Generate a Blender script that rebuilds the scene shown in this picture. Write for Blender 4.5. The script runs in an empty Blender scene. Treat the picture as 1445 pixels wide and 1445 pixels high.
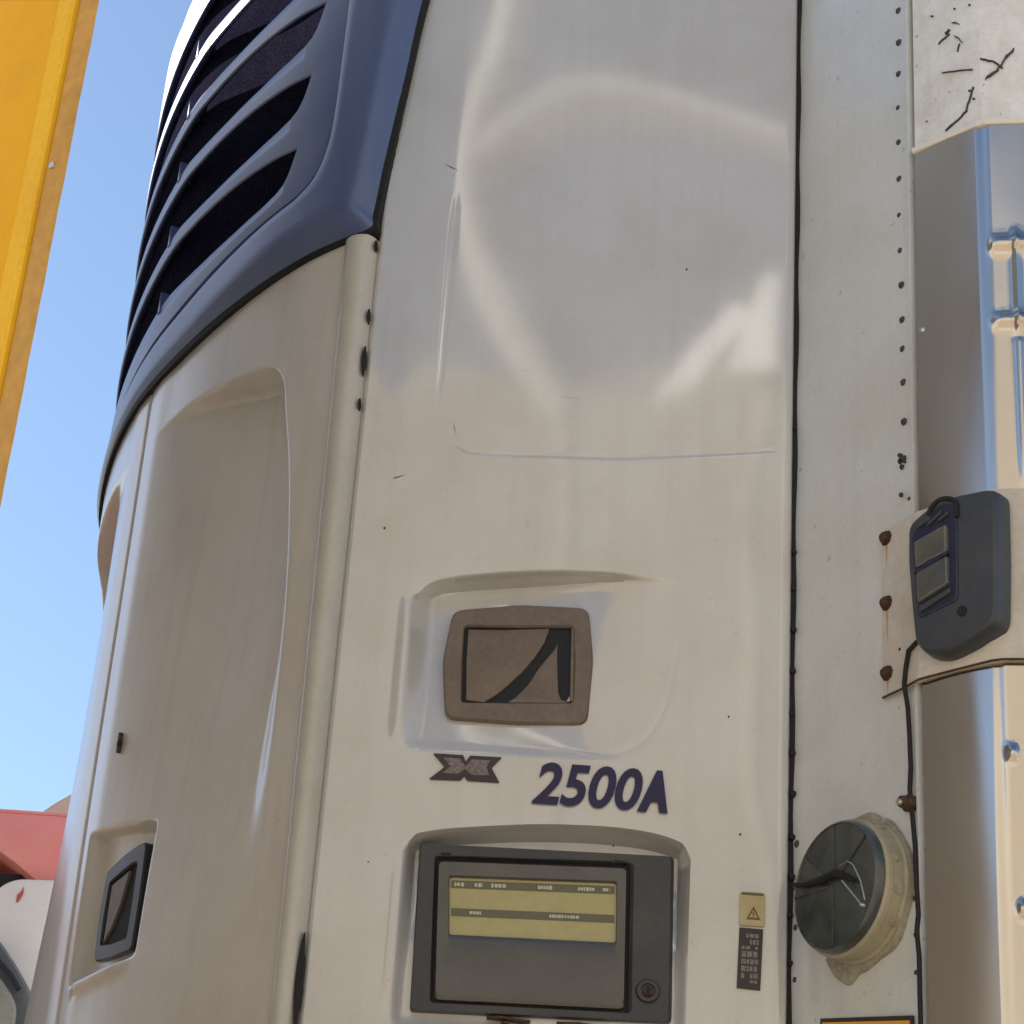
import bpy, bmesh, math, random
from mathutils import Vector, Matrix
from math import sin, cos, radians, pi
random.seed(4)
sc = bpy.context.scene
EYE = 1.6                                   # heights "z" below are metres above the photographer's eye

# ------------------------------------------------------------------ camera
FPX = 3382.0
Zc = Vector((468, 6722, -FPX)).normalized() # world up seen from the camera
Fc = Vector((0, 0, -1))
Yc = (Fc - Fc.dot(Zc) * Zc).normalized()
Xc = Yc.cross(Zc)
R = Matrix((Xc, Yc, Zc))
cd = bpy.data.cameras.new('camera'); cam = bpy.data.objects.new('camera', cd)
sc.collection.objects.link(cam); sc.camera = cam
cam.matrix_world = Matrix.Translation((0, 0, EYE)) @ R.to_4x4()
cd.sensor_width = 36; cd.lens = 36 * FPX / 1445; cd.clip_start = 0.05; cd.clip_end = 3000

# ------------------------------------------------------------------ light
SUN_EL = 30.0
SUN_H = Vector((-0.90, 0.43, 0)).normalized()
world = bpy.data.worlds.new('World'); sc.world = world; world.use_nodes = True
wn = world.node_tree.nodes; wl = world.node_tree.links
sky = wn.new('ShaderNodeTexSky'); sky.sky_type = 'NISHITA'; sky.sun_disc = False
sky.sun_elevation = radians(SUN_EL); sky.sun_rotation = math.atan2(SUN_H.x, SUN_H.y)
sky.air_density = 1.0; sky.dust_density = 0.5; sky.ozone_density = 1.9
bg = wn['Background']; bg.inputs['Strength'].default_value = 0.105
wl.new(sky.outputs[0], bg.inputs[0])
sd = bpy.data.lights.new('sun', 'SUN'); sd.energy = 4.5; sd.angle = radians(0.5); sd.color = (1, .95, .86)
so = bpy.data.objects.new('sun', sd); sc.collection.objects.link(so)
sdir = Vector((SUN_H.x * cos(radians(SUN_EL)), SUN_H.y * cos(radians(SUN_EL)), sin(radians(SUN_EL))))
so.rotation_euler = sdir.to_track_quat('Z', 'Y').to_euler(); so.location = (-6, 6, 12)
vs = sc.view_settings; vs.view_transform = 'Standard'; vs.look = 'None'; vs.gamma = 1; vs.exposure = 1.02
vs.use_curve_mapping = False
sc.cycles.max_bounces = 8; sc.cycles.diffuse_bounces = 4; sc.cycles.glossy_bounces = 4

# ------------------------------------------------------------------ materials
def mat(name, col, rough=.5, metal=0, coat=0, coat_rough=.1, coat_ior=1.5, bump=0, bscale=40, dirt=None, dscale=6, damt=.5,
        spec=.5, grain=0, gscale=120, rvar=0, streak=0, spots=0, stretch=(1, 1, 1)):
    m = bpy.data.materials.new(name); m.use_nodes = True
    nt = m.node_tree; n = nt.nodes; l = nt.links; b = n['Principled BSDF']
    b.inputs['Base Color'].default_value = (*col, 1); b.inputs['Roughness'].default_value = rough
    b.inputs['Metallic'].default_value = metal; b.inputs['Coat Weight'].default_value = coat
    b.inputs['Coat Roughness'].default_value = coat_rough; b.inputs['Coat IOR'].default_value = coat_ior
    b.inputs['Specular IOR Level'].default_value = spec
    tc = n.new('ShaderNodeTexCoord'); mp = n.new('ShaderNodeMapping'); mp.inputs['Scale'].default_value = stretch
    l.new(tc.outputs['Object'], mp.inputs[0]); co = mp.outputs[0]
    cur = None
    if dirt:
        t = n.new('ShaderNodeTexNoise'); t.inputs['Scale'].default_value = dscale; t.inputs['Detail'].default_value = 9
        t.inputs['Roughness'].default_value = .62; l.new(co, t.inputs[0])
        r = n.new('ShaderNodeValToRGB'); r.color_ramp.elements[0].position = .42; r.color_ramp.elements[1].position = .72
        r.color_ramp.elements[0].color = (0, 0, 0, 1); r.color_ramp.elements[1].color = (damt, damt, damt, 1)
        l.new(t.outputs[0], r.inputs[0])
        x = n.new('ShaderNodeMix'); x.data_type = 'RGBA'; x.inputs[6].default_value = (*col, 1); x.inputs[7].default_value = (*dirt, 1)
        l.new(r.outputs[0], x.inputs[0]); cur = x.outputs[2]
    if grain:
        t = n.new('ShaderNodeTexNoise'); t.inputs['Scale'].default_value = gscale; t.inputs['Detail'].default_value = 4; l.new(co, t.inputs[0])
        mr = n.new('ShaderNodeMapRange'); mr.inputs[1].default_value = .3; mr.inputs[2].default_value = .7
        mr.inputs[3].default_value = 1 - grain; mr.inputs[4].default_value = 1 + grain; l.new(t.outputs[0], mr.inputs[0])
        x = n.new('ShaderNodeMix'); x.data_type = 'RGBA'; x.blend_type = 'MULTIPLY'; x.inputs[0].default_value = 1
        if cur: l.new(cur, x.inputs[6])
        else: x.inputs[6].default_value = (*col, 1)
        l.new(mr.outputs[0], x.inputs[7]); cur = x.outputs[2]
    for kind, amt in (('streak', streak), ('spots', spots)):
        if not amt: continue
        m2 = n.new('ShaderNodeMapping'); m2.inputs['Scale'].default_value = (26, 26, 1.1) if kind == 'streak' else (1, 1, 1); l.new(tc.outputs['Object'], m2.inputs[0])
        t = n.new('ShaderNodeTexNoise'); t.inputs['Scale'].default_value = 1.6 if kind == 'streak' else 75; t.inputs['Detail'].default_value = 6 if kind == 'streak' else 2; l.new(m2.outputs[0], t.inputs[0])
        mr = n.new('ShaderNodeMapRange'); mr.inputs[1].default_value = .50 if kind == 'streak' else .70; mr.inputs[2].default_value = .78 if kind == 'streak' else .76
        mr.inputs[3].default_value = 0; mr.inputs[4].default_value = amt; l.new(t.outputs[0], mr.inputs[0])
        x = n.new('ShaderNodeMix'); x.data_type = 'RGBA'; l.new(mr.outputs[0], x.inputs[0])
        if cur: l.new(cur, x.inputs[6])
        else: x.inputs[6].default_value = (*col, 1)
        x.inputs[7].default_value = (.20, .165, .12, 1); cur = x.outputs[2]
    if cur: l.new(cur, b.inputs['Base Color'])
    if rvar:
        t = n.new('ShaderNodeTexNoise'); t.inputs['Scale'].default_value = 9; t.inputs['Detail'].default_value = 6; l.new(co, t.inputs[0])
        mr = n.new('ShaderNodeMapRange'); mr.inputs[1].default_value = .3; mr.inputs[2].default_value = .7
        mr.inputs[3].default_value = max(0.02, rough - rvar); mr.inputs[4].default_value = rough + rvar
        l.new(t.outputs[0], mr.inputs[0]); l.new(mr.outputs[0], b.inputs['Roughness'])
    if bump:
        t = n.new('ShaderNodeTexNoise'); t.inputs['Scale'].default_value = bscale; t.inputs['Detail'].default_value = 5; l.new(co, t.inputs[0])
        bp = n.new('ShaderNodeBump'); bp.inputs['Strength'].default_value = bump; bp.inputs['Distance'].default_value = .01
        l.new(t.outputs[0], bp.inputs['Height']); l.new(bp.outputs[0], b.inputs['Normal'])
        if coat: l.new(bp.outputs[0], b.inputs['Coat Normal'])
    return m

M = {}
M['paint'] = mat('cream_white_paint', (.575, .585, .59), .42, coat=1, coat_rough=.06, coat_ior=1.95, bump=.004, bscale=5,
                 dirt=(.43, .40, .36), dscale=4.5, damt=.5, grain=.03, gscale=300, streak=.10, spots=.15)
M['paint_door'] = mat('cream_door_plastic', (.72, .70, .665), .42, coat=.9, coat_rough=.22, coat_ior=1.6, bump=.02, bscale=5,
                 dirt=(.46, .40, .31), dscale=3.5, damt=.3, grain=.03, gscale=300, streak=.12, spots=.2)
M['rail'] = mat('pale_grey_trim', (.56, .55, .50), .4, coat=.5, dirt=(.36, .33, .27), damt=.35, grain=.03)
M['grille'] = mat('slate_blue_plastic', (.075, .118, .285), .42, spec=.7, coat=.3, coat_rough=.25, bump=.02, bscale=300, grain=.08, gscale=220,
                  dirt=(.16, .18, .25), damt=.35)
M['black'] = mat('black_rubber', (.012, .012, .014), .75, grain=.2)
M['dark'] = mat('dark_inside', (.018, .015, .02), .9, grain=.3, gscale=90)
M['runs'] = mat('pale_rust_stain', (.46, .37, .28), .7, grain=.1, dirt=(.35, .24, .15), dscale=40, damt=.6)
M['crack'] = mat('dark_crack', (.055, .06, .075), .7, grain=.4, gscale=200)
M['pit'] = mat('black_latch_pit', (.006, .007, .010), .6)
M['mesh'] = mat('dark_coil_fins', (.014, .014, .030), 1, spec=0, grain=.6, gscale=260, dirt=(.03, .025, .03), dscale=14, damt=.4)
M['alu'] = mat('dull_aluminium_sheet', (.77, .81, .83), .38, metal=.2, bump=.015, bscale=4, dirt=(.60, .61, .56), dscale=5, damt=.6,
               grain=.04, gscale=200, rvar=.06, streak=.05, spots=.4, coat=.9, coat_rough=.12, coat_ior=1.8)
M['chalk'] = mat('chalky_white_paint', (.82, .84, .86), .55, bump=.05, bscale=18, streak=.2, spots=.6, dirt=(.52, .51, .46), dscale=16, damt=.5, grain=.05)
M['plate'] = mat('white_bracket_paint', (.62, .59, .54), .5, dirt=(.40, .33, .25), dscale=12, damt=.5, grain=.06, bump=.03)
M['steel'] = mat('polished_stainless', (.62, .57, .51), .18, metal=1, bump=.02, bscale=7, rvar=.05, dirt=(.50, .47, .44), dscale=5, damt=.35,
                 stretch=(1, 1, .35))
M['rust'] = mat('rusty_steel', (.085, .045, .028), .8, metal=.2, grain=.5, gscale=300, bump=.3, bscale=200)
M['rivet'] = mat('rivet_grey', (.07, .065, .06), .6, metal=.3, grain=.3)
M['housing'] = mat('brown_grey_plastic', (.16, .125, .10), .45, grain=.1, gscale=150, dirt=(.24, .19, .14), damt=.5, dscale=20, bump=.03, bscale=200)
M['housing_dark'] = mat('black_latch_plastic', (.022, .024, .032), .35, grain=.2)
M['ctrl'] = mat('charcoal_plastic', (.040, .043, .052), .42, grain=.1, gscale=200, bump=.03, bscale=250, dirt=(.10, .095, .09), damt=.4, dscale=9)
M['ctrl_door'] = mat('smoked_cover', (.070, .071, .072), .33, grain=.05, dirt=(.13, .125, .11), dscale=7, damt=.6, coat=.4)
M['display'] = mat('olive_yellow_label', (.44, .41, .21), .4, grain=.06, gscale=70, dirt=(.42, .36, .16), dscale=10, damt=.6)
M['display_band'] = mat('label_grey_band', (.13, .13, .085), .45)
M['print'] = mat('print_cream', (.55, .55, .45), .5)
M['ink'] = mat('navy_ink', (.014, .010, .065), .5, grain=.15)
M['logo'] = mat('logo_black', (.035, .028, .030), .45)
M['logo_grey'] = mat('logo_grey', (.19, .155, .155), .45, grain=.4, gscale=260)
M['sticker'] = mat('old_yellow_sticker', (.48, .40, .20), .5, dirt=(.60, .52, .36), dscale=40, damt=.7)
M['sticker_ink'] = mat('sticker_brown', (.16, .12, .04), .6)
M['sticker_print'] = mat('worn_print', (.20, .19, .18), .6, grain=.5, gscale=300)
M['orange'] = mat('orange_sign', (.80, .36, .03), .4)
M['yellow'] = mat('yellow_truck_paint', (.93, .50, .001), .45, spec=.3, coat=.15, coat_rough=.08, bump=.02, bscale=6, dirt=(.66, .30, .01), dscale=4, damt=.5)
M['tarp'] = mat('pale_tan_tarpaulin', (.74, .64, .51), .7, dirt=(.66, .53, .38), dscale=2, damt=.7)
M['yellow_worn'] = mat('worn_yellow_edge', (.60, .33, .06), .55, dirt=(.45, .24, .03), dscale=5, damt=.4, grain=.12, gscale=60)
M['yellow_band'] = mat('dusty_yellow_paint', (.92, .55, .02), .5, dirt=(.80, .42, .03), dscale=5, damt=.5, grain=.05)
M['lamp'] = mat('blue_grey_plastic', (.046, .052, .064), .38, grain=.08, dirt=(.095, .095, .10), damt=.5, dscale=12)
M['lamp_dark'] = mat('navy_lamp_plastic', (.018, .022, .055), .3, grain=.3)
M['lens'] = mat('milky_lens', (.075, .082, .086), .25, grain=.12, gscale=60, coat=.6, dirt=(.17, .155, .10), dscale=18, damt=.6)
M['beige'] = mat('beige_plastic', (.40, .37, .27), .5, grain=.06, dirt=(.27, .24, .15), dscale=20, damt=.6, bump=.05, bscale=60)
M['sealant'] = mat('dirty_sealant', (.34, .32, .25), .7, grain=.2, bump=.4, bscale=90)
M['lid'] = mat('dark_lid_plastic', (.045, .056, .058), .22, coat=.5, grain=.25, gscale=40, dirt=(.09, .095, .08), dscale=9, damt=.8)
M['wire'] = mat('bright_wire', (.6, .6, .58), .3, metal=.8)
M['ground'] = mat('sandy_yard', (.46, .37, .26), .95, dirt=(.28, .22, .15), dscale=.7, damt=.9, bump=.4, bscale=6, grain=.12, gscale=30)
M['red'] = mat('red_cab_paint', (.72, .22, .20), .35, coat=.6, grain=.03, dirt=(.70, .30, .28), dscale=5, damt=.6)
M['cabwhite'] = mat('cab_white_plastic', (.70, .66, .62), .45, dirt=(.6, .5, .45), damt=.5)
M['grey'] = mat('dark_grey_mirror', (.07, .075, .08), .4, grain=.1)
M['greylight'] = mat('grey_mirror_face', (.22, .22, .19), .3, grain=.1, dirt=(.35, .34, .26), dscale=10)
M['glass'] = mat('dark_glass', (.01, .012, .015), .05)
M['warecream'] = mat('cream_cladding', (.50, .44, .345), .7, grain=.06, gscale=3)
M['white'] = mat('bright_white_paint', (.80, .78, .74), .5)
M['tyre'] = mat('tyre_rubber', (.02, .02, .02), .8, grain=.2)
M['chassis'] = mat('chassis_paint', (.05, .05, .055), .6, grain=.2)
M['reddot'] = mat('faded_red_mark', (.45, .08, .08), .5)

# ------------------------------------------------------------------ helpers
col = sc.collection
class MB:
    def __init__(s): s.v = []; s.f = []
    def grid(s, P, flip=False, close_u=False):
        """P: rows of points"""
        b = len(s.v); nr = len(P); nc = len(P[0])
        for r in P: s.v += [tuple(p) for p in r]
        for i in range(nr - 1 + (1 if close_u else 0)):
            i2 = (i + 1) % nr
            for j in range(nc - 1):
                q = (b + i * nc + j, b + i * nc + j + 1, b + i2 * nc + j + 1, b + i2 * nc + j)
                s.f.append(q[::-1] if flip else q)
    def loops(s, L, cap=True):
        """stack of closed loops (same length)"""
        b = len(s.v); n = len(L[0])
        for l in L: s.v += [tuple(p) for p in l]
        for i in range(len(L) - 1):
            for j in range(n):
                s.f.append((b + i * n + j, b + i * n + (j + 1) % n, b + (i + 1) * n + (j + 1) % n, b + (i + 1) * n + j))
        if cap:
            s.f.append(tuple(b + j for j in range(n))[::-1]); s.f.append(tuple(b + (len(L) - 1) * n + j for j in range(n)))
    def box(s, lo, hi, F=None):
        F = F or (lambda a, b, c: Vector((a, b, c)))
        l0 = [(lo[0], lo[1]), (hi[0], lo[1]), (hi[0], hi[1]), (lo[0], hi[1])]
        s.loops([[F(x, y, lo[2]) for x, y in l0], [F(x, y, hi[2]) for x, y in l0]])
    def build(s, name, m, parent=None, smooth=False, angle=35):
        me = bpy.data.meshes.new(name); me.from_pydata(s.v, [], s.f); me.update()
        bm = bmesh.new(); bm.from_mesh(me); bmesh.ops.recalc_face_normals(bm, faces=bm.faces); bm.to_mesh(me); bm.free()
        me.materials.append(m)
        if smooth:
            me.polygons.foreach_set('use_smooth', [True] * len(me.polygons))
            try: me.set_sharp_from_angle(angle=radians(angle))
            except Exception: pass
        o = bpy.data.objects.new(name, me); col.objects.link(o)
        if parent is not None:
            o.parent = parent
            mw = Matrix.Identity(4); p = parent
            o.matrix_parent_inverse = PINV.get(parent.name, Matrix.Identity(4))
        return o
PINV = {}
def thing(name, label, cat, loc=(0, 0, 0), group=None):
    o = bpy.data.objects.new(name, None); col.objects.link(o); o.location = loc; o.empty_display_size = .05
    PINV[o.name] = Matrix.Translation(-Vector(loc))
    return tag(o, label, cat, group)
def tag(o, label, cat, group=None):
    o['label'] = label; o['category'] = cat
    if group: o['group'] = group
    return o
def lab(o, l): o['label'] = l; return o

def slab(pts, F, h0, h1, bev=0.0, steps=2):
    """outline pts (u,z) extruded along the outward direction from h0 to h1 with a rounded rim"""
    n = len(pts)
    area = sum(pts[i][0] * pts[(i + 1) % n][1] - pts[(i + 1) % n][0] * pts[i][1] for i in range(n))
    if area < 0: pts = pts[::-1]
    nr = []
    for i in range(n):
        a = Vector(pts[i - 1]); b = Vector(pts[i]); c = Vector(pts[(i + 1) % n])
        e1 = (b - a).normalized(); e2 = (c - b).normalized()
        n1 = Vector((-e1.y, e1.x)); n2 = Vector((-e2.y, e2.x)); m_ = n1 + n2
        d = max(.35, (m_.length / 2)); m_.normalize(); nr.append(m_ / d)
    def ring(off, h): return [F(pts[i][0] + nr[i].x * off, pts[i][1] + nr[i].y * off, h) for i in range(n)]
    L = [ring(0, h0)]
    if bev > 0:
        for k in range(steps + 1):
            a = pi / 2 * k / steps
            L.append(ring(bev * (1 - cos(a)), h1 - bev + bev * sin(a)))
    else: L.append(ring(0, h1))
    mb = MB(); mb.loops(L); return mb
def rrect(u0, z0, u1, z1, r, n=5):
    o = []
    for cx, cz, a0 in ((u1 - r, z1 - r, 0), (u0 + r, z1 - r, 90), (u0 + r, z0 + r, 180), (u1 - r, z0 + r, 270)):
        for k in range(n + 1):
            a = radians(a0 + 90 * k / n); o.append((cx + r * cos(a), cz + r * sin(a)))
    return o
def roundpoly(pts, r, n=4):
    out = []; N = len(pts)
    for i in range(N):
        a = Vector(pts[i - 1]); b = Vector(pts[i]); c = Vector(pts[(i + 1) % N])
        p = b + (a - b).normalized() * min(r, (a - b).length * .45); q = b + (c - b).normalized() * min(r, (c - b).length * .45)
        for k in range(n + 1):
            t = k / n; v = p * (1 - t) ** 2 + b * 2 * t * (1 - t) + q * t * t; out.append((v.x, v.y))
    return out
def frame_slab(outer, inner, F, h0, h1, bev=.002):
    """a ring-shaped plate: outer and inner outlines with the same point count"""
    n = len(outer); mb = MB()
    def L(p, h): return [F(a, b, h) for a, b in p]
    def mix(a, b, t): return [(a[i][0] + (b[i][0] - a[i][0]) * t, a[i][1] + (b[i][1] - a[i][1]) * t) for i in range(n)]
    t = .08
    R_ = [L(outer, h0), L(outer, h1 - bev), L(mix(outer, inner, t), h1), L(mix(outer, inner, 1 - t), h1), L(inner, h1 - bev), L(inner, h0)]
    b = len(mb.v)
    for r in R_: mb.v += [tuple(p) for p in r]
    m = len(R_)
    for i in range(m):
        i2 = (i + 1) % m
        for j in range(n): mb.f.append((i * n + j, i * n + (j + 1) % n, i2 * n + (j + 1) % n, i2 * n + j))
    return mb
def tube(pts, r, n=8, cap=True):
    pts = [Vector(p) for p in pts]; L = []
    up = Vector((0.3, .2, 1)).normalized(); prev = None
    for i, p in enumerate(pts):
        t = (pts[min(i + 1, len(pts) - 1)] - pts[max(i - 1, 0)]).normalized()
        a = (prev - prev.dot(t) * t) if prev is not None else up.cross(t)
        a.normalize(); prev = a; b = t.cross(a)
        rr = r[i] if isinstance(r, (list, tuple)) else r
        L.append([p + a * rr * cos(2 * pi * k / n) + b * rr * sin(2 * pi * k / n) for k in range(n)])
    mb = MB(); mb.loops(L, cap); return mb
def lathe(profile, O, axis, n=32):
    """profile (r,h) about axis from O"""
    axis = Vector(axis).normalized(); a = axis.orthogonal().normalized(); b = axis.cross(a); O = Vector(O)
    mb = MB(); mb.loops([[O + axis * h + (a * cos(2 * pi * k / n) + b * sin(2 * pi * k / n)) * r for k in range(n)] for r, h in profile]); return mb
def sstep(a, b, x):
    if a == b: return 1.0 if x > a else 0.0
    t = max(0, min(1, (x - a) / (b - a))); return t * t * (3 - 2 * t)
def interp(x, pts):
    if x <= pts[0][0]: return pts[0][1]
    for (a, b), (c, d) in zip(pts, pts[1:]):
        if x <= c: return b + (d - b) * (x - a) / (c - a)
    return pts[-1][1]
def smoothi(x, pts):
    """monotone-ish smooth interpolation (Catmull-Rom)"""
    n = len(pts)
    if x <= pts[0][0]: return pts[0][1]
    if x >= pts[-1][0]: return pts[-1][1]
    for i in range(n - 1):
        if x <= pts[i + 1][0]:
            x0, y0 = pts[i]; x1, y1 = pts[i + 1]
            m0 = (y1 - pts[i - 1][1]) / (x1 - pts[i - 1][0]) if i > 0 else (y1 - y0) / (x1 - x0)
            m1 = (pts[i + 2][1] - y0) / (pts[i + 2][0] - x0) if i < n - 2 else (y1 - y0) / (x1 - x0)
            h = x1 - x0; t = (x - x0) / h
            return (2*t**3-3*t*t+1)*y0 + (t**3-2*t*t+t)*h*m0 + (-2*t**3+3*t*t)*y1 + (t**3-t*t)*h*m1
def arange(a, b, d):
    n = max(1, round((b - a) / d)); return [a + (b - a) * i / n for i in range(n + 1)]
def flatwrite(txt, bold, shear, F, u0, z0, u1, z1, h, name, m, parent, thick=.0006):
    """real letters cut as thin film, fitted to a box on a surface"""
    cu = bpy.data.curves.new(name, 'FONT'); cu.body = txt; cu.shear = shear; cu.offset = bold; cu.resolution_u = 5
    to = bpy.data.objects.new(name + '_tmp', cu); col.objects.link(to)
    dg = bpy.context.evaluated_depsgraph_get(); me = bpy.data.meshes.new_from_object(to.evaluated_get(dg))
    bpy.data.objects.remove(to)
    xs = [v.co.x for v in me.vertices]; ys = [v.co.y for v in me.vertices]
    x0, x1, y0, y1 = min(xs), max(xs), min(ys), max(ys)
    for v in me.vertices:
        v.co = F(u0 + (v.co.x - x0) / (x1 - x0) * (u1 - u0), z0 + (v.co.y - y0) / (y1 - y0) * (z1 - z0), h)
    me.materials.clear(); me.materials.append(m); me.name = name
    o = bpy.data.objects.new(name, me); col.objects.link(o)
    if parent is not None: o.parent = parent; o.matrix_parent_inverse = PINV.get(parent.name, Matrix.Identity(4))
    return o

# ------------------------------------------------------------------ plan of the parked trailer and its cooling unit
YP = 2.9
def PF(u, z, h=0): return Vector((u, YP - h, z + EYE))                 # side panel of the cooling unit
# bulged front: heading of the surface (degrees left of straight ahead) along its arc length
KEY = [(0, 62), (.03, 57), (.06, 50), (.14, 42), (.25, 36), (.4, 32), (.55, 29), (.63, 27), (.75, 22), (.84, 17), (.93, 12), (.98, 8), (1.04, 0), (1.12, -14), (1.3, -45)]
DS = .002; PL = [Vector((-.222, 2.905))]; TH = [62.0]
for i in range(1, 651):
    a = radians(interp((i - .5) * DS, KEY)); PL.append(PL[-1] + DS * Vector((-sin(a), cos(a)))); TH.append(interp(i * DS, KEY))
def SF(s, z, h=0):
    if s < 0:
        a = radians(62 + min(1, -s / .02) * 28)
        return Vector((-.222 - s, 2.905 - min(1, -s / .02) * .005, z + EYE)) + Vector((-cos(a), -sin(a), 0)) * h
    x = min(s / DS, 649.0); i = int(x); t = x - i
    p = PL[i].lerp(PL[i + 1], t); a = radians(TH[i] * (1 - t) + TH[i + 1] * t)
    return Vector((p.x - cos(a) * h, p.y - sin(a) * h, z + EYE))
def flat(O, deg):
    a = radians(deg); u = Vector((sin(a), -cos(a), 0)); n = Vector((-cos(a), -sin(a), 0)); O = Vector((O[0], O[1], 0))
    def F(k, z, h=0): return O + u * k + n * h + Vector((0, 0, z + EYE))
    F.u = u; F.n = n
    return F
WF = flat((.386, 2.915), 30)
c0 = WF(.255, 0); F1 = flat(c0, 46)
c1 = F1(.109, 0); F2 = flat(c1, 80)
c2 = F2(.13, 0)

# ------------------------------------------------------------------ ground
mb = MB(); mb.loops([[(-600, -600, -.02), (600, -600, -.02), (600, 600, -.02), (-600, 600, -.02)], [(-600, -600, 0), (600, -600, 0), (600, 600, 0), (-600, 600, 0)]])
g = mb.build('ground', M['ground']); g['kind'] = 'structure'

# ================================================================== COOLING UNIT
UT = 2.75; UB = .12
unit = thing('refrigeration_unit', 'white trailer cooling unit with dark blue louvred grille and numbers 2500A', 'cooling unit', (.0, 3.3, UB + EYE))

# hidden core of the unit
mb = MB(); far = SF(1.1, 0, -.02)
core = [(.372, 2.965), (.30, 2.995)] + [(.0, 2.995), (-.17, 2.995)] + [tuple(SF(s, 0, -.085)[:2]) for s in (.12, .25, .4, .55, .7, .85, 1.0, 1.1)] + [(-.36, 4.22)]
mb.loops([[(x, y, UB + EYE) for x, y in core], [(x, y, UT - .02 + EYE) for x, y in core]])
mb.build('inner_casing', M['dark'], unit)
top = [(.378, 2.905), (-.2, 2.905)] + [tuple(SF(s, 0, -.004)[:2]) for s in arange(0.02, 1.15, .05)] + [(-.36, 4.22)]
mb = MB(); mb.loops([[(x, y, UT + EYE) for x, y in top], [(x, y, UT + .03 + EYE) for x, y in top]])
mb.build('roof_panel', M['paint'], unit)

# side panel with two pressed pockets
P1T = [(-.118, 1.325), (-.099, 1.345), (-.06, 1.356), (.041, 1.371), (.145, 1.376), (.26, 1.366)]
P2T = [(-.105, .975), (-.09, .992), (.007, 1.009), (.097, 1.017), (.188, 1.016), (.244, 1.003), (.256, .985)]
def panel_h(u, z):
    h = 0.0
    # rounded vertical edges
    e = .381 - u
    if e < .012: h -= (1 - math.sqrt(max(0, 1 - ((.012 - e) / .012) ** 2))) * .008
    # upper pocket
    if 1.05 < z < 1.4 and -.14 < u < .28:
        zt = smoothi(u, P1T)
        d = .040 * (1 - sstep(.0, .25, u))
        m_ = (1 - sstep(zt - .007, zt, z)) * sstep(-.130, -.096, u) * sstep(1.098, 1.120, z)
        h -= d * m_ * max(0, min(1, (z - 1.10) / (zt - 1.12))) ** .8
        h += .004 * math.exp(-((u + .128) / .009) ** 2) * sstep(1.09, 1.15, z) * (1 - sstep(1.27, 1.36, z))
    # lower pocket
    if z < 1.05 and -.13 < u < .28:
        zt = smoothi(u, P2T)
        m_ = (1 - sstep(zt - .008, zt, z)) * sstep(-.108, -.092, u) * (1 - sstep(.243, .257, u)) * sstep(.735, .765, z)
        h -= (.018 + .026 * sstep(.80, 1.0, z)) * m_
        h += .0025 * math.exp(-((u + .112) / .007) ** 2) * sstep(.74, .8, z) * (1 - sstep(.93, .99, z))
    # shallow pressed crease
    if 1.5 < z < 1.62 and -.1 < u < .365:
        zc = smoothi(u, [(-.09, 1.556), (-.06, 1.543), (.07, 1.547), (.157, 1.552), (.357, 1.579)])
        h -= .0011 * math.exp(-((z - zc) / .0026) ** 2) * sstep(-.09, -.07, u) * (1 - sstep(.352, .362, u))
    if 1.58 < z < 1.97:
        h -= .0009 * math.exp(-((u + .112) / .003) ** 2) * sstep(1.58, 1.66, z) * (1 - sstep(1.88, 1.97, z))
    # broad waviness of an old pressed sheet, stiffened by a swage along its left side
    h += .0012 * sin(4.1 * z + 2.2) * sin(6.5 * u + 1) + .0002 * sin(17 * z + 9 * u)
    h -= .010 * (1 - sstep(-.222, -.11, u)) ** 1.5
    return h
us = arange(-.2175, .381, .0032)
zs = sorted(set([round(z, 5) for z in arange(UB, .70, .02) + arange(.70, 1.40, .003) + arange(1.40, 1.525, .01) + arange(1.525, 1.595, .0017) + arange(1.6, UT, .012)]))
mb = MB(); rows = []
def warp(x, z, ref, curve, lo, hi):
    if z <= ref - lo or z >= ref + hi: return z
    w = (z - ref + lo) / lo if z < ref else (ref + hi - z) / hi
    return z + w * (smoothi(x, curve) - ref)
def pz(u, z): return warp(u, warp(u, z, 1.365, P1T, .13, .05), 1.012, P2T, .12, .05)
for z_ in zs:
    z = z_
    r = [PF(u, pz(u, z), panel_h(u, pz(u, z))) for u in us]
    r = [PF(us[0], r[0].z - EYE, -.05), r[0] + Vector((0, .004, 0))] + r[1:-1] + [r[-1] + Vector((0, .002, 0)), PF(us[-1], r[-1].z - EYE, -.03)]
    rows.append(r)
mb.grid(rows)
mb.build('side_panel', M['paint'], unit, smooth=True, angle=50)

# black gasket between panel and trailer wall, with screw heads and lumps
mb = MB(); mb.box((.3795, UB, -.045), (.3885, UT, -.012), PF); gk = mb.build('gasket', M['black'], unit)
for z, r in ((1.43, .0045), (1.375, .0038), (1.315, .0048), (1.255, .005), (1.195, .004), (1.140, .005), (1.083, .0055), (1.025, .0048), (.972, .005), (.922, .0045), (.86, .004), (1.62, .003)):
    mb = lathe([(0.0008, r * .9), (r * .7, r * .7), (r, 0), (r, -.004)], PF(.3845 + random.uniform(-.0012, .0018), z, -.010), (0, -1, 0), 10)
    mb.build('screw', M['black'], unit, smooth=True)

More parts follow.
